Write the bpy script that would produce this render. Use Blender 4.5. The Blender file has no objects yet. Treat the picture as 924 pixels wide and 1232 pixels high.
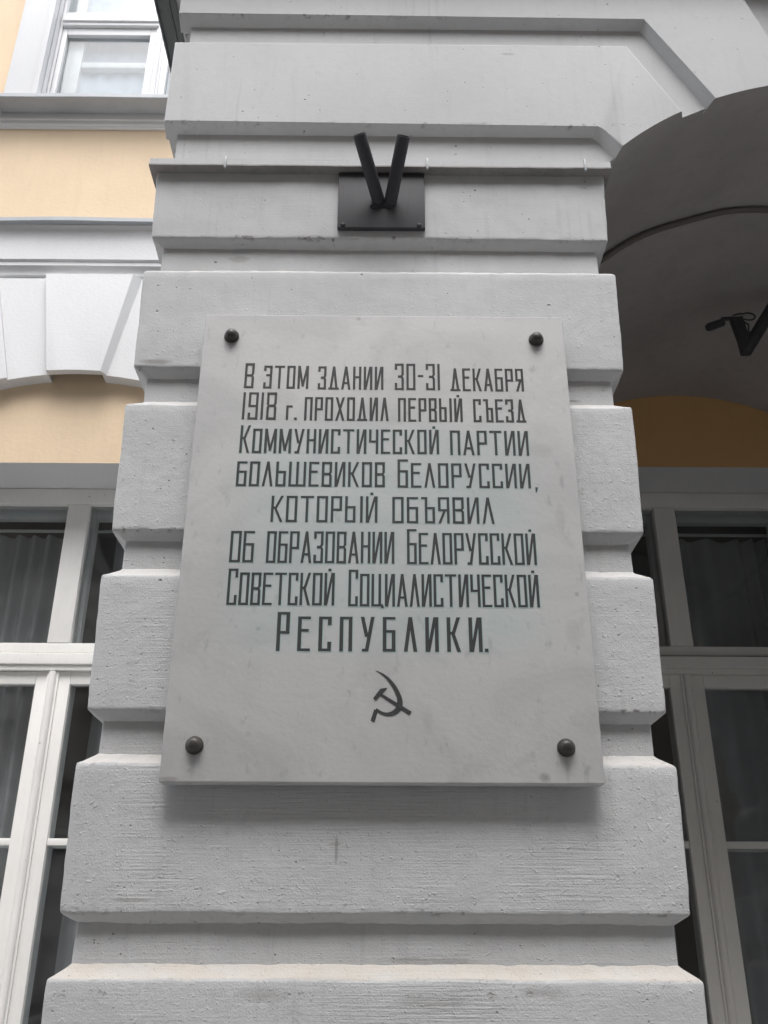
import bpy, bmesh, math, random
from mathutils import Vector, Matrix, noise
random.seed(4)
sc = bpy.context.scene
COL = sc.collection

# ------------------------------------------------------------------ camera
YAW, PITCH, ROLL = 0.00650775, 0.43898312, 0.00361422
fw = Vector((math.sin(YAW)*math.cos(PITCH), math.cos(YAW)*math.cos(PITCH), math.sin(PITCH)))
rt = Vector((math.cos(YAW), -math.sin(YAW), 0)); up = rt.cross(fw)
r2 = rt*math.cos(ROLL) + up*math.sin(ROLL); u2 = -rt*math.sin(ROLL) + up*math.cos(ROLL)
cd = bpy.data.cameras.new('camera'); cam = bpy.data.objects.new('camera', cd); COL.objects.link(cam)
M = Matrix.Identity(4)
for i in range(3):
    M[i][0], M[i][1], M[i][2] = r2[i], u2[i], -fw[i]
M.translation = Vector((0, -1.9, 1.6))
cam.matrix_world = M
cd.sensor_fit = 'VERTICAL'; cd.sensor_height = 24; cd.lens = 24*1150/1232
cd.clip_start = 0.05; cd.clip_end = 500
sc.camera = cam

# ------------------------------------------------------------------ sky, sun, exposure
SUN_EL, SUN_AZ = math.radians(63), math.radians(179)      # azimuth measured from +Y clockwise
w = bpy.data.worlds.new('World'); sc.world = w; w.use_nodes = True
nt = w.node_tree; nt.nodes.clear()
sky = nt.nodes.new('ShaderNodeTexSky'); sky.sky_type = 'NISHITA'; sky.sun_disc = False
sky.sun_elevation = SUN_EL; sky.sun_rotation = SUN_AZ
sky.air_density = 1.0; sky.dust_density = 3.0; sky.ozone_density = 1.0
hs = nt.nodes.new('ShaderNodeHueSaturation'); hs.inputs['Saturation'].default_value = 0.30
bg = nt.nodes.new('ShaderNodeBackground'); bg.inputs['Strength'].default_value = 0.15
wo = nt.nodes.new('ShaderNodeOutputWorld')
nt.links.new(sky.outputs[0], hs.inputs['Color']); nt.links.new(hs.outputs[0], bg.inputs[0]); nt.links.new(bg.outputs[0], wo.inputs[0])
sd = bpy.data.lights.new('sun', 'SUN'); sd.energy = 0.35; sd.angle = math.radians(34); sd.color = (1, .995, .985)
so = bpy.data.objects.new('sun', sd); COL.objects.link(so)
sdir = Vector((math.sin(SUN_AZ)*math.cos(SUN_EL), math.cos(SUN_AZ)*math.cos(SUN_EL), math.sin(SUN_EL)))
so.rotation_euler = (-sdir).to_track_quat('-Z', 'Y').to_euler(); so.location = sdir*30
sc.view_settings.view_transform = 'Standard'; sc.view_settings.look = 'None'
sc.view_settings.exposure = 1.62; sc.view_settings.gamma = 1
sc.view_settings.use_curve_mapping = False

# ------------------------------------------------------------------ materials
class NT:
    def __init__(s, name):
        s.m = bpy.data.materials.new(name); s.m.use_nodes = True
        s.t = s.m.node_tree; s.b = s.t.nodes['Principled BSDF']
        s.co = s.n('ShaderNodeTexCoord').outputs['Object']
    def n(s, typ, **k):
        x = s.t.nodes.new(typ)
        for a, v in k.items(): setattr(x, a, v)
        return x
    def l(s, a, b): s.t.links.new(a, b)
    def map(s, sc=(1, 1, 1), off=(0, 0, 0)):
        m = s.n('ShaderNodeMapping'); s.l(s.co, m.inputs[0]); m.inputs['Scale'].default_value = sc; m.inputs['Location'].default_value = off
        return m.outputs[0]
    def noise(s, scale, vec=None, detail=4, rough=.55, dist=0):
        x = s.n('ShaderNodeTexNoise'); s.l(vec or s.co, x.inputs['Vector'])
        x.inputs['Scale'].default_value = scale; x.inputs['Detail'].default_value = detail
        x.inputs['Roughness'].default_value = rough; x.inputs['Distortion'].default_value = dist
        return x.outputs['Fac']
    def ramp(s, fac, a, b, ca=0., cb=1.):
        x = s.n('ShaderNodeMapRange'); s.l(fac, x.inputs[0])
        x.inputs[1].default_value = a; x.inputs[2].default_value = b; x.inputs[3].default_value = ca; x.inputs[4].default_value = cb
        return x.outputs[0]
    def math(s, op, a, b):
        x = s.n('ShaderNodeMath', operation=op)
        for i, v in enumerate((a, b)):
            if isinstance(v, (int, float)): x.inputs[i].default_value = v
            else: s.l(v, x.inputs[i])
        return x.outputs[0]
    def mix(s, fac, a, b, mode='MIX'):
        x = s.n('ShaderNodeMix', data_type='RGBA', blend_type=mode)
        if isinstance(fac, (int, float)): x.inputs[0].default_value = fac
        else: s.l(fac, x.inputs[0])
        for i, v in ((6, a), (7, b)):
            if isinstance(v, tuple): x.inputs[i].default_value = (*v, 1)
            else: s.l(v, x.inputs[i])
        return x.outputs[2]
    def bump(s, h, dist, strength=1., prev=None):
        x = s.n('ShaderNodeBump'); s.l(h, x.inputs['Height']); x.inputs['Distance'].default_value = dist; x.inputs['Strength'].default_value = strength
        if prev is not None: s.l(prev, x.inputs['Normal'])
        return x.outputs[0]
    def specks(s, scale, size, keep):
        v = s.n('ShaderNodeTexVoronoi'); s.l(s.co, v.inputs['Vector']); v.inputs['Scale'].default_value = scale
        d = s.ramp(v.outputs['Distance'], size, size*.5)
        sep = s.n('ShaderNodeSeparateColor'); s.l(v.outputs['Color'], sep.inputs[0])
        k = s.ramp(sep.outputs[0], keep, keep+.01)
        return s.math('MULTIPLY', d, k)
    def done(s, col, rough=.8, nrm=None, spec=.3, metal=0):
        if isinstance(col, tuple): s.b.inputs['Base Color'].default_value = (*col, 1)
        else: s.l(col, s.b.inputs['Base Color'])
        if isinstance(rough, (int, float)): s.b.inputs['Roughness'].default_value = rough
        else: s.l(rough, s.b.inputs['Roughness'])
        s.b.inputs['Specular IOR Level'].default_value = spec; s.b.inputs['Metallic'].default_value = metal
        if nrm is not None: s.l(nrm, s.b.inputs['Normal'])
        return s.m

MARKS = [(-.075, 1.79, .0035, .030, .45), (-.078, 1.80, .016, .0035, .3), (.034, 3.268, .008, .006, .85), (-.36, 3.215, .030, .012, .3),
 (-.12, 3.262, .004, .004, .8), (.18, 3.235, .03, .006, .25), (.25, 3.66, .05, .004, .3), (.36, 3.93, .02, .006, .35), (-.53, 2.885, .04, .009, .55),
 (-.20, 1.545, .05, .014, .28), (.10, 1.535, .07, .012, .25), (.30, 1.55, .05, .010, .28), (-.45, 1.70, .05, .004, .4), (.46, 2.80, .02, .004, .6), (.10, 1.60, .10, .008, .35)]
EDGES = [1.68, 2.055, 2.45, 2.872, 3.265, 3.658, 1.545, 4.085]
def stucco(name, col, rough_low=True, edges=True):
    """thick limewashed stucco: stippled grain, horizontal brush drags, pits, grime"""
    k = NT(name)
    cloud = k.noise(2.3, detail=6); fine = k.noise(38, detail=5)
    vm = k.map((9, 9, .9)); streak = k.noise(2.2, vm, 5, .65)
    c = k.mix(k.ramp(cloud, .35, .7), col, tuple(x*.90 for x in col))
    c = k.mix(k.ramp(streak, .56, .78, 0, .35), c, tuple(x*.72 for x in col))
    c = k.mix(k.ramp(fine, .5, .75, 0, .22), c, tuple(x*.78 for x in col))
    sp = k.specks(24, .10, .86); sp2 = k.specks(60, .15, .90)
    allsp = k.math('MAXIMUM', k.math('MULTIPLY', sp, .6), k.math('MULTIPLY', sp2, .5))
    c = k.mix(allsp, c, (.10, .095, .09))
    drip = k.noise(1., k.map((60, 60, 1.3)), 3, .6); dm = k.ramp(k.noise(1.9, k.map((1, 1, 1), (9, 2, 4)), 3), .46, .62)
    c = k.mix(k.math('MULTIPLY', k.ramp(drip, .56, .70, 0, .30), dm), c, tuple(x*.55 for x in col))
    if edges:
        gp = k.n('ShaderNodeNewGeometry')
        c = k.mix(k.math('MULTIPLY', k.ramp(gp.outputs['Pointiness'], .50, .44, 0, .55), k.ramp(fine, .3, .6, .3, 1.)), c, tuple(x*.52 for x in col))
        c = k.mix(k.math('MULTIPLY', k.ramp(gp.outputs['Pointiness'], .52, .60), k.ramp(k.noise(70, detail=4), .54, .62, 0, .55)), c, (.24, .225, .21))
    if rough_low:
        q = k.n('ShaderNodeSeparateXYZ'); k.l(k.co, q.inputs[0])
        wob = k.math('MULTIPLY', k.math('SUBTRACT', k.noise(45, detail=4), .5), 1.6)
        chip = k.ramp(k.noise(1., k.map((55, 55, 90)), 4, .65), .55, .63)
        reg = k.ramp(k.noise(5.5, k.map((1, 1, 1), (1, 8, 2)), 2), .47, .60, .1, 1)
        for ze in EDGES:
            e_ = k.ramp(k.math('ABSOLUTE', k.math('SUBTRACT', q.outputs[2], ze+.001), 0), .009, .002)
            c = k.mix(k.math('MULTIPLY', k.math('MULTIPLY', e_, chip), k.math('MULTIPLY', reg, .8)), c, (.15, .14, .13))
        for mx_, mz_, rx, rz, am in MARKS:
            dx = k.math('DIVIDE', k.math('SUBTRACT', q.outputs[0], mx_), rx); dz = k.math('DIVIDE', k.math('SUBTRACT', q.outputs[2], mz_), rz)
            d = k.math('ADD', k.math('ADD', k.math('MULTIPLY', dx, dx), k.math('MULTIPLY', dz, dz)), wob)
            c = k.mix(k.ramp(d, 1.1, .2, 0, am), c, (.17, .155, .14))
    # cream dust lying on upward faces, strongest low on the wall where rain does not reach
    g = k.n('ShaderNodeNewGeometry'); sx = k.n('ShaderNodeSeparateXYZ'); k.l(g.outputs['True Normal'], sx.inputs[0])
    upf = k.ramp(sx.outputs[2], .25, .6)
    px = k.n('ShaderNodeSeparateXYZ'); k.l(k.co, px.inputs[0])
    low = k.ramp(px.outputs[2], 2.1, 1.6, .35, 1.)
    dust = k.math('MULTIPLY', k.math('MULTIPLY', upf, low), k.ramp(k.noise(14, detail=5), .3, .6, .55, 1.))
    c = k.mix(dust, c, (.50, .465, .42))
    # relief
    drag = k.noise(1.0, k.map((7, 7, 230)), 3, .6)
    patch = k.ramp(k.noise(2.6, k.map((1, 1, 1), (3, 1, 5)), 2), .42, .60)
    grain = k.noise(260, detail=3, rough=.6); lump = k.noise(52, detail=4)
    pim = k.ramp(k.noise(120, detail=2), .62, .72); 
    side = k.ramp(k.math('ABSOLUTE', px.outputs[0], 0), .52, .36, .25, 1.)
    lowz = k.ramp(px.outputs[2], 3.1, 2.1, .25, 1.)
    gz = k.ramp(px.outputs[2], 3.3, 2.6, .35, 1.)
    n = k.bump(k.math('MULTIPLY', k.math('MULTIPLY', drag, k.math('ADD', k.math('MULTIPLY', patch, .8), .2)), k.math('MULTIPLY', lowz, side)), .0026)
    n = k.bump(k.math('MULTIPLY', grain, gz), .0015, .7, n)
    n = k.bump(k.math('MULTIPLY', lump, gz), .0018, .8, n)
    n = k.bump(k.math('MULTIPLY', pim, gz), .0012, .8, n)
    n = k.bump(k.math('MULTIPLY', allsp, -1), .003, 1, n)
    return k.done(c, .82, n, .25)

def paint(name, col, rough=.55, var=.08, grain=.0006, scale=60, worn=0):
    k = NT(name)
    a = k.noise(3, detail=5); b = k.noise(scale, k.map((1, 1, .15)), 4)
    c = k.mix(k.ramp(a, .3, .7), col, tuple(x*(1-var*1.6) for x in col))
    c = k.mix(k.ramp(b, .5, .8, 0, .5), c, tuple(x*(1-var*2.5) for x in col))
    if worn:
        s = k.noise(24, k.map((6, 6, .9)), 4, .7)
        c = k.mix(k.ramp(s, .70, .73, 0, worn), c, (.16, .14, .12))
        c = k.mix(k.specks(22, .09, .9), c, (.12, .1, .09))
    n = k.bump(k.noise(scale*2.2, detail=3), grain)
    return k.done(c, rough, n, .35)

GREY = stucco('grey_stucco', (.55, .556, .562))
GREYL = stucco('grey_ledge_paint', (.55, .556, .562), True, False)
MUNDER = paint('weathered_zinc', (.30, .285, .275), .6, .22, .001, 50)
GREY2 = stucco('grey_stucco_arch', (.55, .556, .562), True, False)
MWHITE = paint('white_wall_paint', (.69, .693, .698), .75, .03, .0012, 40)
MYEL = paint('peach_wall_paint', (.72, .565, .395), .8, .055, .0016, 22)
MYEL2 = paint('passage_wall_ochre', (.76, .47, .21), .8, .035, .001, 30)  # more saturated than the peach wall colour, passage stretch only
MWOOD = paint('white_window_paint', (.88, .868, .84), .5, .05, .0008, 80, .8)
MWOOD2 = paint('clean_window_paint', (.74, .74, .745), .45, .04)
MIN = paint('inner_window_paint', (.85, .86, .86), .5, .05)
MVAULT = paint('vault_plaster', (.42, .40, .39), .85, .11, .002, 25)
MZINC = paint('zinc_flashing', (.42, .44, .46), .38, .10, .0006, 30)
MDKZINC = paint('dark_flashing', (.16, .18, .18), .4, .15)
MIRON = paint('painted_iron', (.046, .046, .052), .6, .18, .0003, 120)
MBLACK = paint('dark_plastic', (.055, .055, .06), .4, .1)
MBLEED = paint('verdigris_stain', (.36, .47, .455), .65, .12, .0003, 40)
MBOLT = paint('bolt_bronze', (.062, .056, .050), .36, .25, .0005, 90)
MINK = paint('letter_paint', (.042, .044, .046), .6, .28, .0008, 160)
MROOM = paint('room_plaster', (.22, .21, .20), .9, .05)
MCURT = paint('grey_curtain', (.42, .42, .44), .9, .06)
MCURTW = paint('pale_blind', (.56, .61, .70), .9, .02)
MPIPE = paint('conduit_plastic', (.17, .15, .14), .5, .1)

k = NT('marble')
v1 = k.noise(3.2, k.map((1, 1, 1.3)), 7, .6, 1.2); v2 = k.noise(11, detail=6, dist=.6)
c = k.mix(k.ramp(v1, .42, .62), (.465, .463, .46), (.405, .405, .405))
c = k.mix(k.ramp(v2, .58, .74, 0, .45), c, (.34, .34, .345))
blot = k.noise(26, k.map((1.6, 1, .8), (2, 0, 3)), 3, .5)
c = k.mix(k.ramp(blot, .62, .74, 0, .5), c, (.24, .24, .25))
c = k.mix(k.math('MULTIPLY', k.specks(17, .11, .86), .45), c, (.2, .2, .21))
# verdigris-tinted bleed around the inscription (painted marks in the stone)
sx = k.n('ShaderNodeSeparateXYZ'); k.l(k.co, sx.inputs[0])
bx_ = k.math('MULTIPLY', k.ramp(sx.outputs[0], -.35, -.24), k.ramp(sx.outputs[0], .38, .27))
bz_ = k.math('MULTIPLY', k.ramp(sx.outputs[2], .22, .32), k.ramp(sx.outputs[2], .86, .66))
bl = k.math('MULTIPLY', k.math('MULTIPLY', bx_, bz_), k.ramp(k.noise(9, detail=4), .3, .65, .25, 1.))
c = k.mix(k.math('MULTIPLY', bl, .42), c, (.33, .44, .43))
wob = k.math('MULTIPLY', k.math('SUBTRACT', k.noise(40, detail=4), .5), 1.8)
for mx_, mz_, rx, rz, am in [(-.350, .040, .006, .035, .35), (.364, .035, .006, .030, .3), (.367, .99, .006, .02, .3), (-.346, .99, .006, .02, .25), (.32, .012, .013, .010, .75), (-.395, .006, .022, .005, .6),
                             (.36, .72, .03, .02, .22), (.39, .56, .012, .03, .22), (-.33, .62, .02, .012, .15), (.10, .12, .01, .03, .16), (-.05, 1.072, .006, .006, .5), (.40, .30, .02, .03, .2)]:
    dx = k.math('DIVIDE', k.math('SUBTRACT', sx.outputs[0], mx_), rx); dz = k.math('DIVIDE', k.math('SUBTRACT', sx.outputs[2], mz_), rz)
    d = k.math('ADD', k.math('ADD', k.math('MULTIPLY', dx, dx), k.math('MULTIPLY', dz, dz)), wob)
    c = k.mix(k.ramp(d, 1.2, .1, 0, am), c, (.22, .21, .20))
MMARB = k.done(c, .62, k.bump(k.noise(90, detail=4), .0005), .4)

k = NT('window_glass')
tr = k.n('ShaderNodeBsdfTransparent'); tr.inputs[0].default_value = (.86, .88, .88, 1)
gl = k.n('ShaderNodeBsdfGlossy'); gl.inputs['Roughness'].default_value = .02; gl.inputs[0].default_value = (1, 1, 1, 1)
fr = k.n('ShaderNodeFresnel'); gg = k.n('ShaderNodeNewGeometry'); k.l(k.ramp(gg.outputs['Backfacing'], 0, 1, 1.5, 1/1.5), fr.inputs[0])
k.l(k.bump(k.noise(2.2, detail=1), .01), gl.inputs['Normal'])
mx = k.n('ShaderNodeMixShader'); k.l(fr.outputs[0], mx.inputs[0]); k.l(tr.outputs[0], mx.inputs[1]); k.l(gl.outputs[0], mx.inputs[2])
df = k.n('ShaderNodeBsdfDiffuse'); df.inputs[0].default_value = (.5, .5, .5, 1)
mx2 = k.n('ShaderNodeMixShader'); k.l(k.ramp(k.noise(5, detail=5), .35, .8, .01, .09), mx2.inputs[0])
k.l(mx.outputs[0], mx2.inputs[1]); k.l(df.outputs[0], mx2.inputs[2])
k.l(mx2.outputs[0], k.t.nodes['Material Output'].inputs[0])
MGLASS = k.m

k = NT('asphalt'); MASPH = k.done(k.mix(k.noise(120, detail=4), (.07, .07, .072), (.13, .13, .13)), .9, k.bump(k.noise(160), .004))
k = NT('paving'); MPAVE = k.done(k.mix(k.noise(6, detail=6), (.30, .298, .292), (.38, .377, .37)), .85, k.bump(k.noise(90), .002))
MOPP = paint('ochre_render', (.20, .18, .15), .85, .06, .002, 20)

# ------------------------------------------------------------------ helpers
def link(name, me, mat, parent=None):
    o = bpy.data.objects.new(name, me); COL.objects.link(o)
    for m in (mat if isinstance(mat, (list, tuple)) else [mat]):
        me.materials.append(m)
    if parent: o.parent = parent
    return o
def from_bm(name, bm, mat, parent=None, smooth=None):
    me = bpy.data.meshes.new(name); bmesh.ops.recalc_face_normals(bm, faces=bm.faces[:]); bm.to_mesh(me); bm.free()
    if smooth is not None:
        me.shade_smooth(); me.set_sharp_from_angle(angle=math.radians(smooth))
    return link(name, me, mat, parent)
def thing(name, label, cat, loc=(0, 0, 0), group=None):
    o = bpy.data.objects.new(name, None); COL.objects.link(o); o.location = loc; o.empty_display_size = .1
    o['label'] = label; o['category'] = cat
    if group: o['group'] = group
    return o
def add_box(bm, x0, x1, y0, y1, z0, z1, bev=0, seg=2):
    n0 = len(bm.verts)
    r = bmesh.ops.create_cube(bm, size=1)
    vs = r['verts']
    for v in vs:
        v.co = Vector((x0+(v.co.x+.5)*(x1-x0), y0+(v.co.y+.5)*(y1-y0), z0+(v.co.z+.5)*(z1-z0)))
    if bev:
        es = list({e for v in vs for e in v.link_edges})
        bmesh.ops.bevel(bm, geom=es, offset=bev, segments=seg, affect='EDGES', profile=.6)
def box(name, dims, mat, parent, bev=0, seg=2):
    bm = bmesh.new(); add_box(bm, *dims, bev=bev, seg=seg)
    return from_bm(name, bm, mat, parent, 40 if bev else None)
def add_prism(bm, front, back, y0, y1, bev=0):
    """solid between an XZ outline at y0 and one at y1"""
    f = [bm.verts.new((x, y0, z)) for x, z in front]; b = [bm.verts.new((x, y1, z)) for x, z in back]
    n = len(f); ff = bm.faces.new(f); bm.faces.new(b[::-1])
    for i in range(n): bm.faces.new((f[i], b[i], b[(i+1) % n], f[(i+1) % n]))
    if bev:
        bmesh.ops.bevel(bm, geom=list(ff.edges), offset=bev, segments=3, affect='EDGES', profile=.6, clamp_overlap=True)
def prism(name, pts, y0, y1, mat, parent, back=None, bev=0):
    bm = bmesh.new(); add_prism(bm, pts, back or pts, y0, y1, bev)
    return from_bm(name, bm, mat, parent, 30)
def run(name, prof, x0, x1, mat, parent, n=1, wob=0):
    """moulding: a (y,z) profile pushed along X, closed by end caps"""
    bm = bmesh.new(); rings = []
    for i in range(n+1):
        x = x0+(x1-x0)*i/n
        rings.append([bm.verts.new((x, y+wob*noise.noise(Vector((x*1.7, 3, y))), z+wob*noise.noise(Vector((x*2.3, 7, 1))))) for y, z in prof])
    m = len(prof)
    for a, b in zip(rings, rings[1:]):
        for j in range(m): bm.faces.new((a[j], a[(j+1) % m], b[(j+1) % m], b[j]))
    bm.faces.new(rings[0]); bm.faces.new(rings[-1][::-1])
    return from_bm(name, bm, mat, parent, 30)
def add_tube(bm, pts, r, seg=14, cap=True, hollow=False):
    pts = [Vector(p) for p in pts]; rings = []
    rr = r if isinstance(r, (list, tuple)) else [r]*len(pts)
    for i, p in enumerate(pts):
        t = (pts[min(i+1, len(pts)-1)]-pts[max(i-1, 0)]).normalized()
        a = t.orthogonal().normalized() if i == 0 else (a - t*a.dot(t)).normalized()
        b = t.cross(a)
        rings.append([bm.verts.new(p+rr[i]*(a*math.cos(2*math.pi*j/seg)+b*math.sin(2*math.pi*j/seg))) for j in range(seg)])
    for A, B in zip(rings, rings[1:]):
        for j in range(seg): bm.faces.new((A[j], A[(j+1) % seg], B[(j+1) % seg], B[j]))
    if cap: bm.faces.new(rings[0]); bm.faces.new(rings[-1][::-1])
def tube(name, pts, r, mat, parent, seg=14):
    bm = bmesh.new(); add_tube(bm, pts, r, seg); return from_bm(name, bm, mat, parent, 40)

def ring_loft(name, x0, x1, y0, y1, prof, mat, parent, amp=.0016, rad=.006, step=.010, edge=.0030):
    """a U-shaped wall run (left side, front, right side); prof = (z, inset)"""
    def path(ins):
        X0, X1, Y0 = x0+ins, x1-ins, y0+ins
        P = []
        ys = [y1]; d = .15
        y = y1
        while y-d > Y0+rad+.02:
            y -= d; ys.append(y); d = max(.015, d*.8)
        for y in ys: P.append((X0, y, -1, 0))
        for j in range(4):
            a = math.pi/2*j/3
            P.append((X0+rad-rad*math.cos(a), Y0+rad-rad*math.sin(a), -math.cos(a), -math.sin(a)))
        n = int((x1-x0)/step)
        for j in range(1, n): P.append((X0+rad+(X1-X0-2*rad)*j/n, Y0, 0, -1))
        for j in range(4):
            a = math.pi/2*j/3
            P.append((X1-rad+rad*math.sin(a), Y0+rad-rad*math.cos(a), math.sin(a), -math.cos(a)))
        for y in ys[::-1]: P.append((X1, y, 1, 0))
        return P
    pz = path(0); bm = bmesh.new(); rows = []
    for i, (z, ins) in enumerate(prof):
        row = []
        for px, py, nx, ny in pz:
            x = (x0+x1)/2+(px-(x0+x1)/2)*(x1-x0-2*ins)/(x1-x0); y = py+ins*(y1-py)/(y1-y0)
            q = Vector((px*1.0+7, py, z))
            dsp = amp*noise.noise(q*7)+amp*.8*noise.noise(q*23)+.4*amp*noise.noise(q*60)
            near = 1. if ins > .0005 else 0.
            zz = edge*near*(noise.noise(Vector((px*5, py*5, i*.37+round(prof[0][0], 1)*9)))+.6*noise.noise(Vector((px*40, py*40, round(prof[0][0], 1)*9))))
            row.append(bm.verts.new((x+nx*dsp, y+ny*dsp, z+zz)))
        rows.append(row)
    for A, B in zip(rows, rows[1:]):
        for j in range(len(A)-1): bm.faces.new((A[j], A[j+1], B[j+1], B[j]))
    me = bpy.data.meshes.new(name); bm.to_mesh(me); bm.free(); me.shade_smooth(); me.set_sharp_from_angle(angle=math.radians(50))
    return link(name, me, mat, parent)

# ------------------------------------------------------------------ ground
def sheet(name, x0, x1, y0, y1, z, mat):
    bm = bmesh.new(); bmesh.ops.create_grid(bm, x_segments=1, y_segments=1, size=.5)
    for v in bm.verts: v.co = Vector((x0+(v.co.x+.5)*(x1-x0), y0+(v.co.y+.5)*(y1-y0), z))
    o = from_bm(name, bm, mat); o['kind'] = 'structure'; return o
sheet('ground', -150, 150, -150, 150, -.13, MASPH)
for nm, a, b in (('pavement', -3.0, 6.0), ('far_pavement', -5.3, -4.5)):
    bm = bmesh.new(); add_box(bm, -60, 60, a, b, -.2, 0, .01); o = from_bm(nm, bm, MPAVE); o['kind'] = 'structure'

# ------------------------------------------------------------------ rusticated pillars of the portico
D = .032; DEPTH = 1.655
COURSES = [(.02, .42), (.53, .80), (.91, 1.18), (1.285, 1.571), (1.680, 1.949), (2.055, 2.343), (2.450, 2.767), (2.872, 3.154)]
XL, XR = -.588, .588
def course_profile(zb, zt, last=False):
    p = [(zb-.0195, .036), (zb-.018, D), (zb-.013, .024), (zb-.004, .0105), (zb-.0008, .0070), (zb+.0015, .0062), (zb+.008, .006)]
    n = max(3, int((zt-zb)/.02))
    for i in range(1, n): p.append((zb+.008+(zt-zb-.016)*i/n, .0055*(1-i/n)))
    if last: return p+[(zt, 0)]
    p += [(zt-.008, .0002), (zt-.003, .0012), (zt+.0005, .0045), (zt+.004, .0095), (zt+.018, .0275), (zt+.023, D), (zt+.0245, .036)]
    return p
def pillar(label, loc, grp='rusticated portico pillars'):
    t = thing('rusticated_pillar', label, 'pillar', loc, grp)
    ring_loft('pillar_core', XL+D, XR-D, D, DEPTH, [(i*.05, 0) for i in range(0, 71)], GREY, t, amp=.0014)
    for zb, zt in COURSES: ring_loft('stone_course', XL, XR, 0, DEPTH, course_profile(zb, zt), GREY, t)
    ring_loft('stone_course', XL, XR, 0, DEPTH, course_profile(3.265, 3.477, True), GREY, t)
    ring_loft('ledge', XL+.011, XR-.011, 0, DEPTH, [(3.4785, -.0235), (3.4785, -.0255), (3.498, -.0255), (3.4983, -.0250), (3.507, .0), (3.52, .04)], [GREYL], t, amp=.0006, rad=.0015, edge=.0006)
    ring_loft('ledge_flashing', XL+.011, XR-.011, 0, DEPTH, [(3.470, .02), (3.4745, -.0235), (3.4745, -.0268), (3.4784, -.0268), (3.4784, -.020)], [MUNDER], t, amp=.0009, rad=.0015, edge=.0006)
    return t
PIL = pillar('rusticated grey stucco pillar that carries the engraved marble plaque', (0, 0, 0))
def dup(root, loc, label):
    r = root.copy(); COL.objects.link(r); r.location = loc; r['label'] = label
    for ch in list(root.children):
        c = ch.copy(); COL.objects.link(c); c.parent = r
    return r
dup(PIL, (2.6, 0, 0), 'rusticated grey stucco pillar without a plaque, on the far side of the archway')
# small zinc seams hooked over the ledge
for sx_ in (-.405, .122, .535):
    bm = bmesh.new(); add_box(bm, sx_-.003, sx_+.003, -.030, -.024, 3.466, 3.504, .001)
    from_bm('flashing_seam', bm, MZINC, PIL, 40)

# ------------------------------------------------------------------ arch and vault between the pillars
CX, CZ, RA = 1.3, 2.89, .95
def arc(xa, xb, n, R=RA):
    return [(xa+(xb-xa)*i/n, CZ+math.sqrt(R*R-(xa+(xb-xa)*i/n-CX)**2)) for i in range(n+1)]
ARCH = thing('portico_arch', 'grey stucco arch wall with wedge blocks over the dark vaulted passage', 'arch', (0, 0, 0))
RV = .953; hs_ = .713
bm = bmesh.new()
a_ = [(CX-hs_+2*hs_*i/72, CZ+math.sqrt(RV*RV-(-hs_+2*hs_*i/72)**2)) for i in range(73)]
out = [(-.555, 3.495), (.556, 3.495)] + a_ + [(2.044, 3.495), (3.155, 3.495), (3.155, 4.30), (-.555, 4.30)]
add_prism(bm, out, out, D, 1.66)
bm.faces.ensure_lookup_table(); bmesh.ops.recalc_face_normals(bm, faces=bm.faces[:])
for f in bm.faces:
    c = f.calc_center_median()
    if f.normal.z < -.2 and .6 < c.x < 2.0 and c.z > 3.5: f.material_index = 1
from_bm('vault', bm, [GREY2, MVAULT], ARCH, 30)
def mir(p): return [(2*CX-x, z) for x, z in p][::-1]
c7 = [(XL, 3.658), (.593, 3.658), (.612, 3.634)] + arc(.648, .826, 28) + [(.700, 3.967), (XL, 3.967)]
b7 = [(XL, 3.638), (.575, 3.638), (.596, 3.612)] + arc(.630, .842, 28) + [(.718, 3.985), (XL, 3.985)]
v8 = [(XL, 4.085), (.765, 4.085)] + arc(.923, 1.165, 32) + [(1.035, 4.29), (XL, 4.29)]
b8 = [(XL, 4.062), (.752, 4.062)] + arc(.903, 1.180, 32) + [(1.05, 4.298), (XL, 4.298)]
ks = arc(1.235, 1.365, 6) + [(1.45, 4.29), (1.15, 4.29)]
kb = arc(1.22, 1.38, 6) + [(1.465, 4.298), (1.135, 4.298)]
for f_, b_ in ((c7, b7), (v8, b8), (ks, kb), (mir(c7), mir(b7)), (mir(v8), mir(b8))):
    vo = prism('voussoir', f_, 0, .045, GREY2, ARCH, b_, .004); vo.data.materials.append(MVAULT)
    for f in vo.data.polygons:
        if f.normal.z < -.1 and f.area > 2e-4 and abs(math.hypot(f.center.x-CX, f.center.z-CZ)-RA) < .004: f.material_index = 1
for z0, z1 in ((3.658, 3.967), (4.085, 4.29)):
    for x0, x1 in ((XL, -.54), (3.14, 3.188)): box('side_block', (x0, x1, .0455, 1.65, z0, z1), GREY2, ARCH, .004)
# terrace slab with its metal drip along the left side
box('terrace_slab', (-.68, 3.28, -.08, 1.655, 4.305, 4.43), GREY2, ARCH, .006)
bm = bmesh.new(); add_box(bm, -.700, -.660, -.1, 1.65, 4.296, 4.304, .001); add_box(bm, -.705, -.700, -.1, 1.65, 4.288, 4.35, .001)
add_box(bm, -.658, -.640, -.1, 1.65, 4.297, 4.3045, .001)
from_bm('drip_edge', bm, MDKZINC, ARCH, 40)

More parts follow.
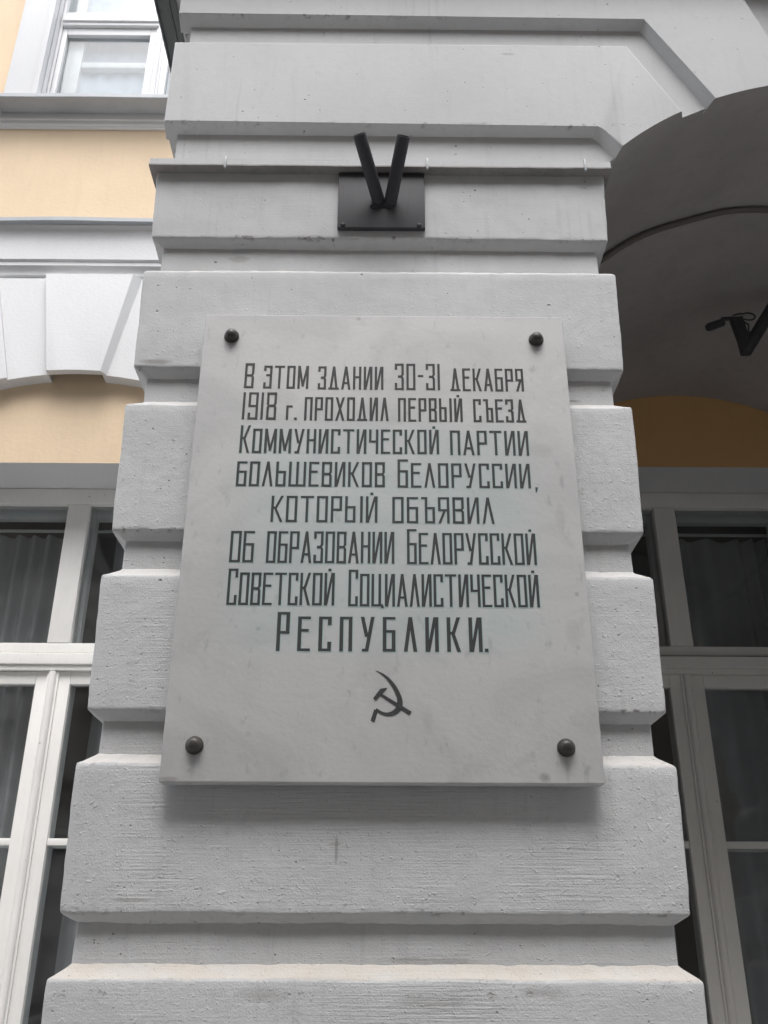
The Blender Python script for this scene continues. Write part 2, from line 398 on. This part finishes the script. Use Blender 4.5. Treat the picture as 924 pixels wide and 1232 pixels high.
# conduit clipped to the vault soffit
CON = thing('conduit_pipe', 'thin brown conduit bent along the underside of the passage vault', 'pipe', (0, .5, 0))
cp = []
for i in range(41):
    x = .615+(1.95-.615)*i/40; rr_ = RV-.012
    cp.append((x, .004*math.sin(i*.7), CZ+math.sqrt(rr_*rr_-(x-CX)**2)))
tube('pipe', cp, .0098, MPIPE, CON, 10)
for x in (.79, 1.03, 1.25, 1.5, 1.75):
    n = Vector((x-CX, 0, math.sqrt(RV*RV-(x-CX)**2))).normalized(); p = Vector((CX, 0, CZ))+n*(RV-.012)
    tube('pipe_clip', [p-n*.001-n.cross(Vector((0, 1, 0)))*.006, p-n*.001+n.cross(Vector((0, 1, 0)))*.006], .0095, MPIPE, CON, 8)

# surveillance camera on a drop bracket
CAMT = thing('security_camera', 'small black security camera on a bent bracket hanging in the dark passage', 'security camera', (1.30, .9, 3.55))
def L(*p): return tuple(Vector(p)-Vector((1.30, .9, 3.55)))
tube('bracket_arm', [L(1.292, .905, 3.546), L(1.294, .905, 3.552), L(1.48, .905, 3.832)], [.017, .022, .0235], MBLACK, CAMT)
bm = bmesh.new(); add_prism(bm, [(1.276-1.3, -.012), (1.30-1.3, -.012), (1.312-1.3, .03), (1.300-1.3, .142), (1.258-1.3, .136), (1.272-1.3, .05)], [(1.276-1.3, -.012), (1.30-1.3, -.012), (1.312-1.3, .03), (1.300-1.3, .142), (1.258-1.3, .136), (1.272-1.3, .05)], -.012, .012, .002)
from_bm('bracket_plate', bm, MBLACK, CAMT, 30)
tube('camera_mount', [L(1.302, .9, 3.692), L(1.26, .9, 3.690), L(1.227, .9, 3.688)], .0075, MBLACK, CAMT, 10)
tube('camera_body', [L(1.168, .892, 3.643), L(1.174, .893, 3.647), L(1.228, .9, 3.673), L(1.232, .9, 3.675)], [.0125, .015, .0145, .011], MBLACK, CAMT, 16)
pts = []
for i in range(22):
    a = -2.2+4.6*i/21
    pts.append(L(1.325+.024*math.cos(a), .9, 3.70+.0155*math.sin(a)))
tube('cable', [L(1.27, .9, 3.704), L(1.295, .9, 3.712)]+pts[::-1]+[L(1.30, .9, 3.685)], .003, MBLACK, CAMT, 8)
tube('cable', [L(1.303, .9, 3.68), L(1.318, .895, 3.66), L(1.312, .895, 3.63), L(1.325, .895, 3.60)], .003, MBLACK, CAMT, 8)

# ------------------------------------------------------------------ flag holder
FH = thing('flag_holder', 'dark iron flag holder, square plate with two spread tubes above the plaque', 'flag holder', (0, 0, 3.36))
bm = bmesh.new(); add_box(bm, -.109, .1145, -.010, .004, 3.286-3.36, 3.4695-3.36, .0012); from_bm('back_plate', bm, MIRON, FH, 40)
def hollow_tube(p, q, r):
    bm = bmesh.new(); p, q = Vector(p), Vector(q); d = (q-p).normalized()
    add_tube(bm, [p, q], r, 24, cap=False); add_tube(bm, [q, q-d*.06], r*.84, 24, cap=False)
    a = d.orthogonal().normalized(); b = d.cross(a)
    add_tube(bm, [q-d*.0005, q+d*.0001], [r, r*.84], 24, cap=False)
    vs = [bm.verts.new(q-d*.058+r*.84*(a*math.cos(2*math.pi*j/24)+b*math.sin(2*math.pi*j/24))) for j in range(24)]; bm.faces.new(vs)
    bmesh.ops.remove_doubles(bm, verts=bm.verts[:], dist=.00005)
    return from_bm('flag_tube', bm, MIRON, FH, 40)
hollow_tube((-.003, -.008, .008), (-.054, -.140, .108), .0166)
hollow_tube((.025, -.008, .006), (.057, -.140, .104), .0166)
bm = bmesh.new()
for i in range(9): # weld bead
    bmesh.ops.create_icosphere(bm, subdivisions=2, radius=.0055, matrix=Matrix.Translation((-.022+i*.0062, -.011, -.004-.003*math.sin(i))))
from_bm('weld_bead', bm, MIRON, FH, 60)
for x in (-.095, .099):
    bm = bmesh.new(); bmesh.ops.create_uvsphere(bm, u_segments=14, v_segments=8, radius=.0065, matrix=Matrix.Translation((x, -.010, -.066))@Matrix.Diagonal((1, .6, 1, 1)))
    from_bm('screw', bm, MIRON, FH, 50)

# ------------------------------------------------------------------ marble plaque
PY = -.045
PL = thing('memorial_plaque', 'pale marble memorial plaque engraved with dark Cyrillic lettering and a hammer and sickle', 'plaque', (0, PY, 1.904))
bm = bmesh.new(); add_box(bm, -.4125, .4338, 0, .032, 0, 1.082, .0045, 3)
from_bm('marble_slab', bm, MMARB, PL, 30)
def quads_obj(name, quads, parent, mat, y=-.0005, th=.0035):
    bm = bmesh.new()
    for i, q in enumerate(quads):
        yy = y-.00006*i
        f = [bm.verts.new((x, yy, z)) for x, z in q]; b = [bm.verts.new((x, y+th-.0001*i, z)) for x, z in q]
        bm.faces.new(f)
        for j in range(len(q)): bm.faces.new((f[j], b[j], b[(j+1) % len(q)], f[(j+1) % len(q)]))
    return from_bm(name, bm, mat, parent)
WID = {'М': 1.3, 'Д': 1.25, 'А': 1.12, 'Л': 1.05, 'Х': 1.15, 'Ш': 1.7, 'Ц': 1.2, 'Т': 1.2, 'И': 1.05, 'Й': 1.05, 'Ы': 1.6, 'К': 1.08, 'У': 1.1, 'Н': 1., '1': .3, '-': .6, 'Ъ': 1.2, 'Г': .85, '.': .3, ',': .3}
def glyph(ch, w, h, ts, th):
    Q = []
    R_ = w-ts
    def V(x, a=0, b=1): Q.append([(x, a*h), (x+ts, a*h), (x+ts, b*h), (x, b*h)])
    def H(x0, x1, z): Q.append([(x0, z), (x1, z), (x1, z+th), (x0, z+th)])
    def G(xb, xt, a=0, b=1, t=ts): Q.append([(xb, a*h), (xb+t, a*h), (xt+t, b*h), (xt, b*h)])
    B, T, m = 0, h-th, .5*h
    c = (w-ts)/2
    def pinch():
        V(R_, 0, .44); G(R_, R_-.2*ts-.08*w, .44, .51); G(R_-.2*ts-.08*w, R_, .51, .58); V(R_, .58, 1)
    if ch in 'О0': V(0); V(R_); H(0, w, B); H(0, w, T)
    elif ch == 'В': V(0); pinch(); H(0, w, B); H(0, w, T); H(ts*.9, R_, .51*h-th/2)
    elif ch == '8': V(0, 0, .46); V(0, .56, 1); G(0, .1*w, .46, .51); G(.1*w, 0, .51, .56); pinch(); H(0, w, B); H(0, w, T); H(ts, R_, .51*h-th/2)
    elif ch in 'ЭЗ3':
        H(0, w, B); H(0, w, T); V(0, 0, .26); V(0, .78, 1)
        if ch == 'Э': V(R_); H(.3*w, R_, .54*h)
        else: pinch(); H(.35*w, R_, .51*h-th/2)
    elif ch == 'Т': V(c); H(0, w, T)
    elif ch == 'М': V(0); V(R_); G(c, ts*.2, .1, 1, ts*.9); G(c, R_-ts*.1, .1, 1, ts*.9)
    elif ch == 'Д': G(.1*w, c, 0, 1); G(.9*w-ts, c, 0, 1); H(0, w, B)
    elif ch == 'А': G(0, c); G(R_, c); H(.18*w, .82*w, .24*h)
    elif ch == 'Н': V(0); V(R_); H(ts*.9, R_, m)
    elif ch in 'ИЙ':
        V(0); V(R_); G(ts*.35, R_-ts*.35, 0, 1, ts*.9)
        if ch == 'Й': Q.append([(w/2-ts*.55, h*1.06), (w/2+ts*.55, h*1.06), (w/2+ts*.55, h*1.06+ts*.95), (w/2-ts*.55, h*1.06+ts*.95)])
    elif ch == 'П': V(0); V(R_); H(0, w, T)
    elif ch == 'Г': V(0); H(0, w, T)
    elif ch == 'Р': V(0); H(0, w, T); V(R_, .46, 1); H(0, w, .44*h)
    elif ch == 'Х': G(0, R_); G(R_, 0)
    elif ch == 'Л': G(0, c); G(R_, c)
    elif ch == 'К': V(0); G(ts*1.15, R_, .5, 1); G(R_, ts*1.15, 0, .52); H(ts*.9, ts*1.8, m)
    elif ch == 'Е': V(0); H(0, w, B); H(0, w, T); H(0, .86*w, .56*h)
    elif ch == 'С': V(0); H(0, w, B); H(0, w, T); V(R_, 0, .27); V(R_, .76, 1)
    elif ch in 'ЬЫ':
        bw = .95/1.6*w if ch == 'Ы' else w
        V(0); H(0, bw, B); H(ts*.9, bw, .54*h); V(bw-ts, 0, .58)
        if ch == 'Ы': V(R_)
    elif ch == 'Ъ': x = .26*w; V(x); H(0, x+ts, T); H(x, w, B); H(x+ts*.9, w, .54*h); V(R_, 0, .58)
    elif ch == 'Ш': V(0); V(R_); V(c); H(0, w, B)
    elif ch == 'Ц': V(0); V(.84*w-ts); H(0, w, B); V(w-ts*.7, -.05, .02)
    elif ch == 'Ч': V(0, .48, 1); H(0, R_, .46*h); V(R_)
    elif ch == 'У': G(.30*w, 0, .44, 1); G(.30*w, R_, 0, 1); H(.30*w, .62*w, .42*h); H(.12*w, .30*w+ts, B)
    elif ch == 'Я': V(R_); H(0, w, T); V(0, .48, 1); H(0, w, .46*h); G(0, .45*w, 0, .47)
    elif ch == 'Б': V(0); H(0, w, T); H(0, w, B); H(0, w, .54*h); V(R_, 0, .58)
    elif ch == '9': V(R_); H(0, w, T); V(0, .46, 1); H(0, w, .46*h); H(0, w, B); V(0, 0, .24)
    elif ch == '1': V(0)
    elif ch == '-': H(0, w, .5*h)
    elif ch == '.': Q.append([(0, 0), (ts*1.1, 0), (ts*1.1, ts*1.1), (0, ts*1.1)])
    elif ch == ',': Q.append([(0, -.35*h), (ts*.6, -.35*h), (ts*1.3, ts*1.2), (0, ts*1.2)])
    return Q
WORDS = [("В",-.3085,-.2864,2.7814,2.848,0), ("ЭТОМ",-.2650,-.1618,2.7805,2.842,0), ("ЗДАНИИ",-.1404,.0097,2.779,2.841,0), ("30-31",.0357,.1400,2.779,2.850,0), ("ДЕКАБРЯ",.1627,.3310,2.7771,2.8382,0),
 ("1918",-.3081,-.2316,2.6985,2.7694,0), ("Г.",-.2094,-.1854,2.6978,2.7354,0), ("ПРОХОДИЛ",-.1683,.0220,2.6967,2.7578,0), ("ПЕРВЫЙ",.0427,.1886,2.6957,2.7571,0), ("СЪЕЗД",.2128,.3314,2.6955,2.7555,0),
 ("КОММУНИСТИЧЕСКОЙ",-.3081,.1335,2.6129,2.6744,2.6828), ("ПАРТИИ",.1583,.3324,2.611,2.673,0),
 ("БОЛЬШЕВИКОВ",-.3099,.0137,2.531,2.5915,0), ("БЕЛОРУССИИ",.0414,.3314,2.530,2.590,2.599),
 ("КОТОРЫЙ",-.2301,-.0020,2.446,2.508,0), ("ОБЪЯВИЛ",.0299,.2484,2.445,2.507,0),
 ("ОБ",-.3116,-.2613,2.353,2.4243,0), ("ОБРАЗОВАНИИ",-.2349,.0342,2.352,2.4243,0), ("БЕЛОРУССКОЙ",.0608,.3330,2.3508,2.4225,2.431),
 ("СОВЕТСКОЙ",-.3105,-.0894,2.2586,2.330,2.3385), ("СОЦИАЛИСТИЧЕСКОЙ",-.0609,.3329,2.257,2.3285,2.3375),
 ("РЕСПУБЛИКИ",-.2040,.2116,2.1616,2.2345,2.244)]
cache = {}
BLEED = []
def letter(ch, x, z, w_, h_, ts, th):
    quads = [[(a+x, b+z-1.904) for a, b in q] for q in glyph(ch, w_, h_, ts, th)]
    if z < 2.65:
        for q in quads:
            cx_ = sum(p[0] for p in q)/len(q); cz_ = sum(p[1] for p in q)/len(q); g = .0013
            BLEED.append([(a+math.copysign(g, a-cx_)+.0004, b+math.copysign(g, b-cz_)-.0008) for a, b in q])
    return quads_obj('letter', quads, PL, MINK)
for wd, x0, x1, zb, zt, big in WORDS:
    gap = .65 if wd == 'РЕСПУБЛИКИ' else (.2 if zb < 2.4 else .28)
    tot = sum(WID.get(c, 1) for c in wd)+gap*(len(wd)-1)
    u = (x1-x0)/tot; 
    if wd == 'В': u = .0215
    x = x0; h_ = zt-zb; ts = .0055 if gap < .5 else .0075
    for i, ch in enumerate(wd):
        w_ = WID.get(ch, 1)*u
        if ch in '1.': w_ = max(w_, ts)
        hh = (big-zb) if (big and i == 0) else h_
        letter(ch, x, zb, w_, hh, ts, .0049 if gap < .5 else .0056)
        x += WID.get(ch, 1)*u+gap*u
letter('.', .2158, 2.1616, .008, .02, .0066, .004)
letter(',', .3408, 2.527, .005, .018, .0045, .004)
# verdigris that has bled out of the carved strokes: one skin-thin stain over the stone
bm = bmesh.new()
for i, q in enumerate(BLEED):
    bm.faces.new([bm.verts.new((x, -.00006-.0000006*i, z)) for x, z in q])
bo = from_bm('verdigris_stain', bm, MBLEED, PL); bo['kind'] = 'stuff'
# hammer and sickle
so_ = [(-.003, 2.1225), (.013, 2.1155), (.029, 2.102), (.0405, 2.086), (.0485, 2.068), (.050, 2.054), (.046, 2.0425), (.036, 2.0345), (.022, 2.0315), (.008, 2.035), (-.004, 2.043)]
si_ = [(-.003, 2.122), (.012, 2.1115), (.024, 2.097), (.033, 2.082), (.0385, 2.068), (.039, 2.056), (.0355, 2.047), (.029, 2.0415), (.020, 2.0385), (.010, 2.0405), (-.001, 2.047)]
Z0 = 1.904
def dense(P, n=4):
    o = []
    for i in range(len(P)-1):
        p0, p1, p2, p3 = P[max(i-1, 0)], P[i], P[i+1], P[min(i+2, len(P)-1)]
        for j in range(n):
            t = j/n
            o.append(tuple(.5*((2*p1[k])+(-p0[k]+p2[k])*t+(2*p0[k]-5*p1[k]+4*p2[k]-p3[k])*t*t+(-p0[k]+3*p1[k]-3*p2[k]+p3[k])*t**3) for k in (0, 1)))
    return o+[P[-1]]
bm = bmesh.new(); a_ = dense(so_); b_ = dense(si_)
fr_ = [(bm.verts.new((a[0], -.0009, a[1]-Z0)), bm.verts.new((b[0], -.0009, b[1]-Z0)), bm.verts.new((a[0], .003, a[1]-Z0)), bm.verts.new((b[0], .003, b[1]-Z0))) for a, b in zip(a_, b_)]
for p, q in zip(fr_, fr_[1:]):
    bm.faces.new((p[0], p[1], q[1], q[0])); bm.faces.new((p[0], q[0], q[2], p[2])); bm.faces.new((p[1], p[3], q[3], q[1]))
from_bm('sickle_blade', bm, MINK, PL)
def poly(name, P, off=0): return quads_obj(name, [[(x, z-Z0) for x, z in P]], PL, MINK, -.0006-off)
poly('sickle_handle', [(-.0055, 2.045), (.0015, 2.0405), (-.0055, 2.019), (-.0125, 2.023)], .0001)
poly('hammer_handle', [(.0065, 2.0715), (.0095, 2.0755), (.0675, 2.0405), (.063, 2.0335)], .0005)
poly('hammer_head', [(-.0075, 2.067), (-.0025, 2.062), (.005, 2.071), (.0105, 2.077), (.0195, 2.0875), (.006, 2.0855)], .0008)
for x, z in ((-.346, 2.922), (.367, 2.919), (-.350, 1.973), (.364, 1.972)):
    bm = bmesh.new()
    prof = [(.0175, 0), (.0175, -.003), (.0160, -.0045), (.0150, -.0045), (.0148, -.008), (.0135, -.013), (.0105, -.0175), (.006, -.0200), (.0, -.0208)]
    rings = [[bm.verts.new((x+r*math.cos(2*math.pi*j/28), y-.0003, z-Z0+r*math.sin(2*math.pi*j/28))) for j in range(28)] if r > 0 else [bm.verts.new((x, y, z-Z0))] for r, y in prof]
    for A, B in zip(rings, rings[1:]):
        for j in range(28):
            if len(B) == 1: bm.faces.new((A[j], A[(j+1) % 28], B[0]))
            else: bm.faces.new((A[j], A[(j+1) % 28], B[(j+1) % 28], B[j]))
    from_bm('bolt_cap', bm, MBOLT, PL, 35)
    tube('bolt_shank', [(x, .031, z-Z0), (x, .06, z-Z0)], .006, MIRON, PL, 8)

# ------------------------------------------------------------------ main building behind the portico
BLD = thing('main_building', 'peach and white building front behind the pillar with tall white framed windows', 'building', (0, 1.66, 0))
OY = 1.66
GW = [(-1.315, .60), (1.26, .60), (-3.9, .60)]
UW = [(-1.20, .555), (1.3, .555), (-3.9, .555)]
holes = [(c-h, c+h, .85, 3.49) for c, h in GW]+[(c-h, c+h, 5.50, 7.7) for c, h in UW]
def wall_sheet(name, X0, X1, Z0_, Z1_, y, th, holes, mats, parent):
    xs = sorted({X0, X1, *[h[0] for h in holes], *[h[1] for h in holes]}); zs = sorted({Z0_, Z1_, *[h[2] for h in holes], *[h[3] for h in holes]})
    bm = bmesh.new(); V = {}
    def v(x, z): return V.setdefault((x, z), bm.verts.new((x, y, z)) if (x, z) not in V else None)
    for a, b in zip(xs, xs[1:]):
        for c, d in zip(zs, zs[1:]):
            mx_, mz_ = (a+b)/2, (c+d)/2
            if any(h[0] < mx_ < h[1] and h[2] < mz_ < h[3] for h in holes): continue
            bm.faces.new((v(a, c), v(b, c), v(b, d), v(a, d)))
    for h in holes:
        P = [(h[0], h[2]), (h[1], h[2]), (h[1], h[3]), (h[0], h[3])]
        for i in range(4):
            p, q = P[i], P[(i+1) % 4]
            f = bm.faces.new([bm.verts.new(t) for t in ((p[0], y, p[1]), (q[0], y, q[1]), (q[0], y+th, q[1]), (p[0], y+th, p[1]))]); f.material_index = 1
    me = bpy.data.meshes.new(name); bm.to_mesh(me); bm.free()
    return link(name, me, mats, parent)
wall_sheet('wall', -5.5, .3, 0, 9, 0, .34, [h for h in holes if h[1] < .3], [MYEL, MWHITE], BLD)
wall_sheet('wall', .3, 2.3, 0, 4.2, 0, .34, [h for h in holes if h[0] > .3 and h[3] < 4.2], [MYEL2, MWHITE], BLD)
wall_sheet('wall', .3, 2.3, 4.2, 9, 0, .34, [h for h in holes if h[0] > .3 and h[3] > 4.2], [MYEL, MWHITE], BLD)
wall_sheet('wall', 2.3, 6, 0, 9, 0, .34, [], [MYEL, MWHITE], BLD)
# back wall shell and roof so that daylight only enters by the windows
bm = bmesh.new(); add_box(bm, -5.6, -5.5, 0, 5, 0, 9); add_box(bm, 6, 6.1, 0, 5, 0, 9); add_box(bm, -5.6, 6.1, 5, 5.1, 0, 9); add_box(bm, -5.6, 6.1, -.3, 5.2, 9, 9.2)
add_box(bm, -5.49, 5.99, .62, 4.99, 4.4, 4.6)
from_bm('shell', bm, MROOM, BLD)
# inner partition behind the window zone keeps rooms dark
def window(cx, hw, z0, z1, ztr, barz, upper=False):
    yf = .05 if upper else .24; fw_ = .016 if upper else .06; st = .026 if upper else .064; cs = .052 if upper else .064; W = MWOOD2 if upper else MWOOD
    bm = bmesh.new()
    add_box(bm, cx-hw+.002, cx-hw+fw_, yf, yf+.07, z0+.002, z1-.002, .003); add_box(bm, cx+hw-fw_, cx+hw-.002, yf, yf+.07, z0+.002, z1-.002, .003)
    add_box(bm, cx-hw+fw_, cx+hw-fw_, yf, yf+.07, z1-.075, z1-.002, .003); add_box(bm, cx-hw+fw_, cx+hw-fw_, yf, yf+.07, z0+.002, z0+.06, .003)
    win = from_bm('window', bm, W, BLD, 30)
    def B(name, *b, mat=W, bev=.003): return box(name, b, mat, win, bev)
    mw = .047
    B('mullion', cx-mw, cx+mw, yf+.002, yf+.068, ztr+.03, z1-.076)
    # transom with its two mouldings
    bm = bmesh.new(); X0, X1 = cx-hw+fw_+.001, cx+hw-fw_-.001
    add_box(bm, X0, X1, yf+.004, yf+.066, ztr-.01, ztr+.029, .003); add_box(bm, X0, X1, yf-.022, yf+.05, ztr-.068, ztr-.020, .005, 3)
    add_box(bm, X0, X1, yf-.012, yf+.04, ztr-.090, ztr-.0685, .003)
    add_box(bm, X0, X1, yf+.03, yf+.06, ztr-.0905, ztr-.011)
    from_bm('transom', bm, W, win, 30)
    zc = ztr-.091
    for s in (-1, 1):
        xi, xo = cx+s*.006, cx+s*(hw-fw_-.002)
        a, b = min(xi, xo), max(xi, xo)
        bm = bmesh.new()
        wa, wb = (st, cs) if s < 0 else (cs, st)
        add_box(bm, a, a+wa, yf+.008, yf+.056, z0+.062, zc, .004); add_box(bm, b-wb, b, yf+.008, yf+.056, z0+.062, zc, .004)
        add_box(bm, a+wa, b-wb, yf+.008, yf+.056, zc-.052, zc-.0005, .004); add_box(bm, a+wa, b-wb, yf+.008, yf+.056, z0+.063, z0+.13, .004)
        add_box(bm, a+wa, b-wb, yf+.012, yf+.05, barz, barz+.026, .004)
        from_bm('casement', bm, W, win, 30)
        for p, q in ((z0+.13, barz), (barz+.026, zc-.052)): box('pane', (a+wa+.0005, b-wb-.0005, yf+.030, yf+.034, p+.0005, q-.0005), MGLASS, win)
        fa, fb = (cx-hw+fw_, cx-mw) if s < 0 else (cx+mw, cx+hw-fw_)
        box('pane', (fa+.0005, fb-.0005, yf+.030, yf+.034, ztr+.0295, z1-.0755), MGLASS, win)
    bm = bmesh.new(); add_tube(bm, [(cx, yf-.002, z0+.064), (cx, yf-.002, zc-.004)], .016, 14)
    add_box(bm, cx-.024, cx+.024, yf-.001, yf+.0075, z0+.064, zc-.002, .002)
    from_bm('astragal', bm, W, win, 40)
    # second, inner window
    yi = yf+(.062 if upper else .10); IM = MWOOD2 if upper else MIN
    bm = bmesh.new()
    add_box(bm, cx-.052, cx+.052, yi, yi+.05, z0, z1, .003)
    for s in (-1, 1): add_box(bm, cx+s*(hw-.05)-.05, cx+s*(hw-.05)+.05, yi+.001, yi+.049, z0, z1, .003)
    for zz, hh in ((z1-.10, .10), (ztr-.075, .11), (z0, .12), (barz, .03)):
        for s in (-1, 1):
            a, b = sorted((cx+s*.052, cx+s*(hw-.1))); add_box(bm, a, b, yi+.003, yi+.047, zz, zz+hh, .003)
    if upper:
        for s in (-1, 1):
            a, b = sorted((cx+s*(hw-.075), cx+s*(hw-.13))); add_box(bm, a, b, yi-.006, yi+.05, z0, ztr-.08, .003)
            a, b = sorted((cx+s*.053, cx+s*(hw-.132))); add_box(bm, a, b, yi-.004, yi+.048, 5.965, 6.005, .003)
    from_bm('inner_frame', bm, IM, win, 30)
    # reveal box between the windows and curtain
    yc = yi+(.032 if upper else .14)
    for s in (-1, 1):
        x_out, x_in = cx+s*(hw+(.12 if upper else 0)), cx+s*(.10 if not upper else 0.02)
        bm = bmesh.new(); n = 90; vs = []
        seed = cx*3+s
        for i in range(n+1):
            t = i/n; x = x_out+(x_in-x_out)*t
            yy = yc+(.15 if upper else 1)*.022*math.sin(t*34+2.2*math.sin(t*7+seed))+(.1 if upper else 1)*.012*noise.noise(Vector((t*9, seed, 0)))
            vs.append((x, yy))
        zt_ = z1-.13 if not upper else z1
        for zz in (z0, zt_): pass
        rows = [[bm.verts.new((x+.01*math.sin(zz*2+x*9), yy, zz)) for x, yy in vs] for zz in [z0+(zt_-z0)*j/6 for j in range(7)]]
        for A, Bq in zip(rows, rows[1:]):
            for j in range(n): bm.faces.new((A[j], A[j+1], Bq[j+1], Bq[j]))
        me = bpy.data.meshes.new('curtain'); bm.to_mesh(me); bm.free(); me.shade_smooth()
        link('curtain', me, MCURTW if upper else MCURT, win)
    tube('curtain_rail', [(cx-hw, yc-.03, z1-.115), (cx+hw, yc-.03, z1-.115)], .008, IM, win, 8)
    return win
for i, (c, h) in enumerate(GW): window(c, h, .85, 3.49, 2.752, 1.990)
for c, h in UW: window(c, h, 5.50, 7.7, 6.30, 5.62, True)

def voussoir_arch(cx):
    R_, cz = 1.25, 2.643
    def A(dx): return cz+math.sqrt(R_*R_-dx*dx)
    top = 4.407
    def piece(d0, d1, t0, t1, y):
        n = 8; b = [(cx+d0+(d1-d0)*i/n, A(d0+(d1-d0)*i/n)) for i in range(n+1)]
        prism('voussoir', b+[(cx+t1, top), (cx+t0, top)], y, .02, MWHITE, BLD, None, .003)
    n = 8; fk = [(cx-.115+.233*i/n, A(-.115+.233*i/n)) for i in range(n+1)]+[(cx+.200, top), (cx-.195, top)]
    bk = [(cx-.116+.254*i/n, A(-.115+.233*i/n)) for i in range(n+1)]+[(cx+.235, top), (cx-.196, top)]
    prism('keystone', fk, -.095, -.060, MWHITE, BLD, bk, .003)
    piece(-.285, -.1155, -.42, -.1955, -.062); piece(.1185, .285, .2005, .42, -.062)
    piece(-.60, -.2855, -.80, -.4205, -.078); piece(.2855, .60, .4205, .80, -.078)
    for s in (-1, 1):
        a, b = sorted((cx+s*.6005, cx+s*.8005))
        P = [(cx+s*.6005, A(.6)), (cx+s*.8005, top), (cx+s*1.02, top), (cx+s*1.02, 0.0), (cx+s*.6005, 0.0)]
        prism('jamb_strip', P if s < 0 else P[::-1], -.06, .02, MWHITE, BLD, None, .003)
for c in (-1.315, -3.9): voussoir_arch(c)
SC = [(.01, 4.408), (-.045, 4.408), (-.045, 4.425), (-.060, 4.427), (-.062, 4.447), (-.072, 4.462), (-.080, 4.466), (-.080, 4.486), (-.085, 4.488), (-.090, 4.494), (-.092, 4.60), (-.095, 4.635), (-.104, 4.662), (-.112, 4.672), (-.112, 4.677), (.01, 4.677)]
CAPP = [(.01, 4.6775), (-.108, 4.6775), (-.138, 4.672), (-.140, 4.675), (-.140, 4.695), (-.134, 4.699), (.01, 4.75)]
SI = [(.01, 5.392), (-.012, 5.392), (-.014, 5.404), (-.022, 5.408), (-.024, 5.428), (-.030, 5.434), (-.031, 5.452), (-.024, 5.454), (-.024, 5.4775), (.01, 5.4775)]
SIC = [(.01, 5.478), (-.110, 5.478), (-.130, 5.472), (-.132, 5.475), (-.132, 5.497), (-.127, 5.501), (.01, 5.535)]
for x0, x1 in ((-5.45, -.57), (3.17, 5.95)):
    run('string_course', SC, x0, x1, MWHITE, BLD, 60, .002)
    run('string_course_cap', CAPP, x0, x1, MZINC, BLD, 120, .009)
    run('sill_course', SI, x0, x1, MWHITE, BLD, 60, .002)
    run('sill_cap', SIC, x0, x1, MZINC, BLD, 120, .004)
for x in (-1.93, -3.0, -.9): # sill brackets
    box('sill_bracket', (x-.012, x+.012, -.09, -.02, 5.455, 5.4782), MWHITE, BLD, .003)
run('sill_course', SI, -.57, 3.17, MWHITE, BLD, 4, .0); run('sill_cap', SIC, -.57, 3.17, MZINC, BLD, 20, .004)
for c, h in UW:
    for s in (-1, 1):
        a, b = sorted((c+s*h, c+s*(h+.175))); box('window_casing', (a, b, -.035, .01, 5.535, 7.70), MWHITE, BLD, .006)
        a, b = sorted((c+s*h, c+s*(h+.03))); box('window_casing', (a, b, -.048, -.03, 5.532, 7.66), MWHITE, BLD, .004)
    box('window_casing', (c-h-.165, c+h+.165, -.0355, .01, 7.7005, 7.87), MWHITE, BLD, .006)

# ------------------------------------------------------------------ unseen building across the street, placed and sized to shade the lower pillar
OPP = thing('opposite_shade_building', 'plain ochre rendered building with rows of windows, added unseen across the street to shade the pillar', 'building', (0, -5.6, 0))
ho = [(x-.55, x+.55, z, z+1.9) for x in [-16+2.6*i for i in range(14)] for z in (1., 4.6)]
wall_sheet('wall', -18, 20, -.1, 8.4, .4, -.25, ho, [MOPP, MOPP], OPP)
bm = bmesh.new(); add_box(bm, -18, 20, -6, .14, 8.4, 8.7); add_box(bm, -18, 20, -6, -5.9, -.1, 8.4); add_box(bm, -18.1, -18, -6, .3, -.1, 8.7); add_box(bm, 20, 20.1, -6, .3, -.1, 8.7); from_bm('roof', bm, MOPP, OPP)
run('cornice', [(.3, 8.15), (.48, 8.15), (.6, 8.3), (.62, 8.5), (.3, 8.5)], -18.1, 20.1, MOPP, OPP)
for h in ho:
    bm = bmesh.new(); a, b, c, d = h
    add_box(bm, a, a+.07, .15, .2, c, d); add_box(bm, b-.07, b, .15, .2, c, d); add_box(bm, a+.07, b-.07, .15, .2, c, c+.07); add_box(bm, a+.07, b-.07, .15, .2, d-.07, d)
    add_box(bm, (a+b)/2-.03, (a+b)/2+.03, .15, .2, c+.07, d-.07); wn = from_bm('window', bm, MWOOD2, OPP)
    box('pane', (a+.01, b-.01, .12, .13, c+.01, d-.01), MBLACK, wn)
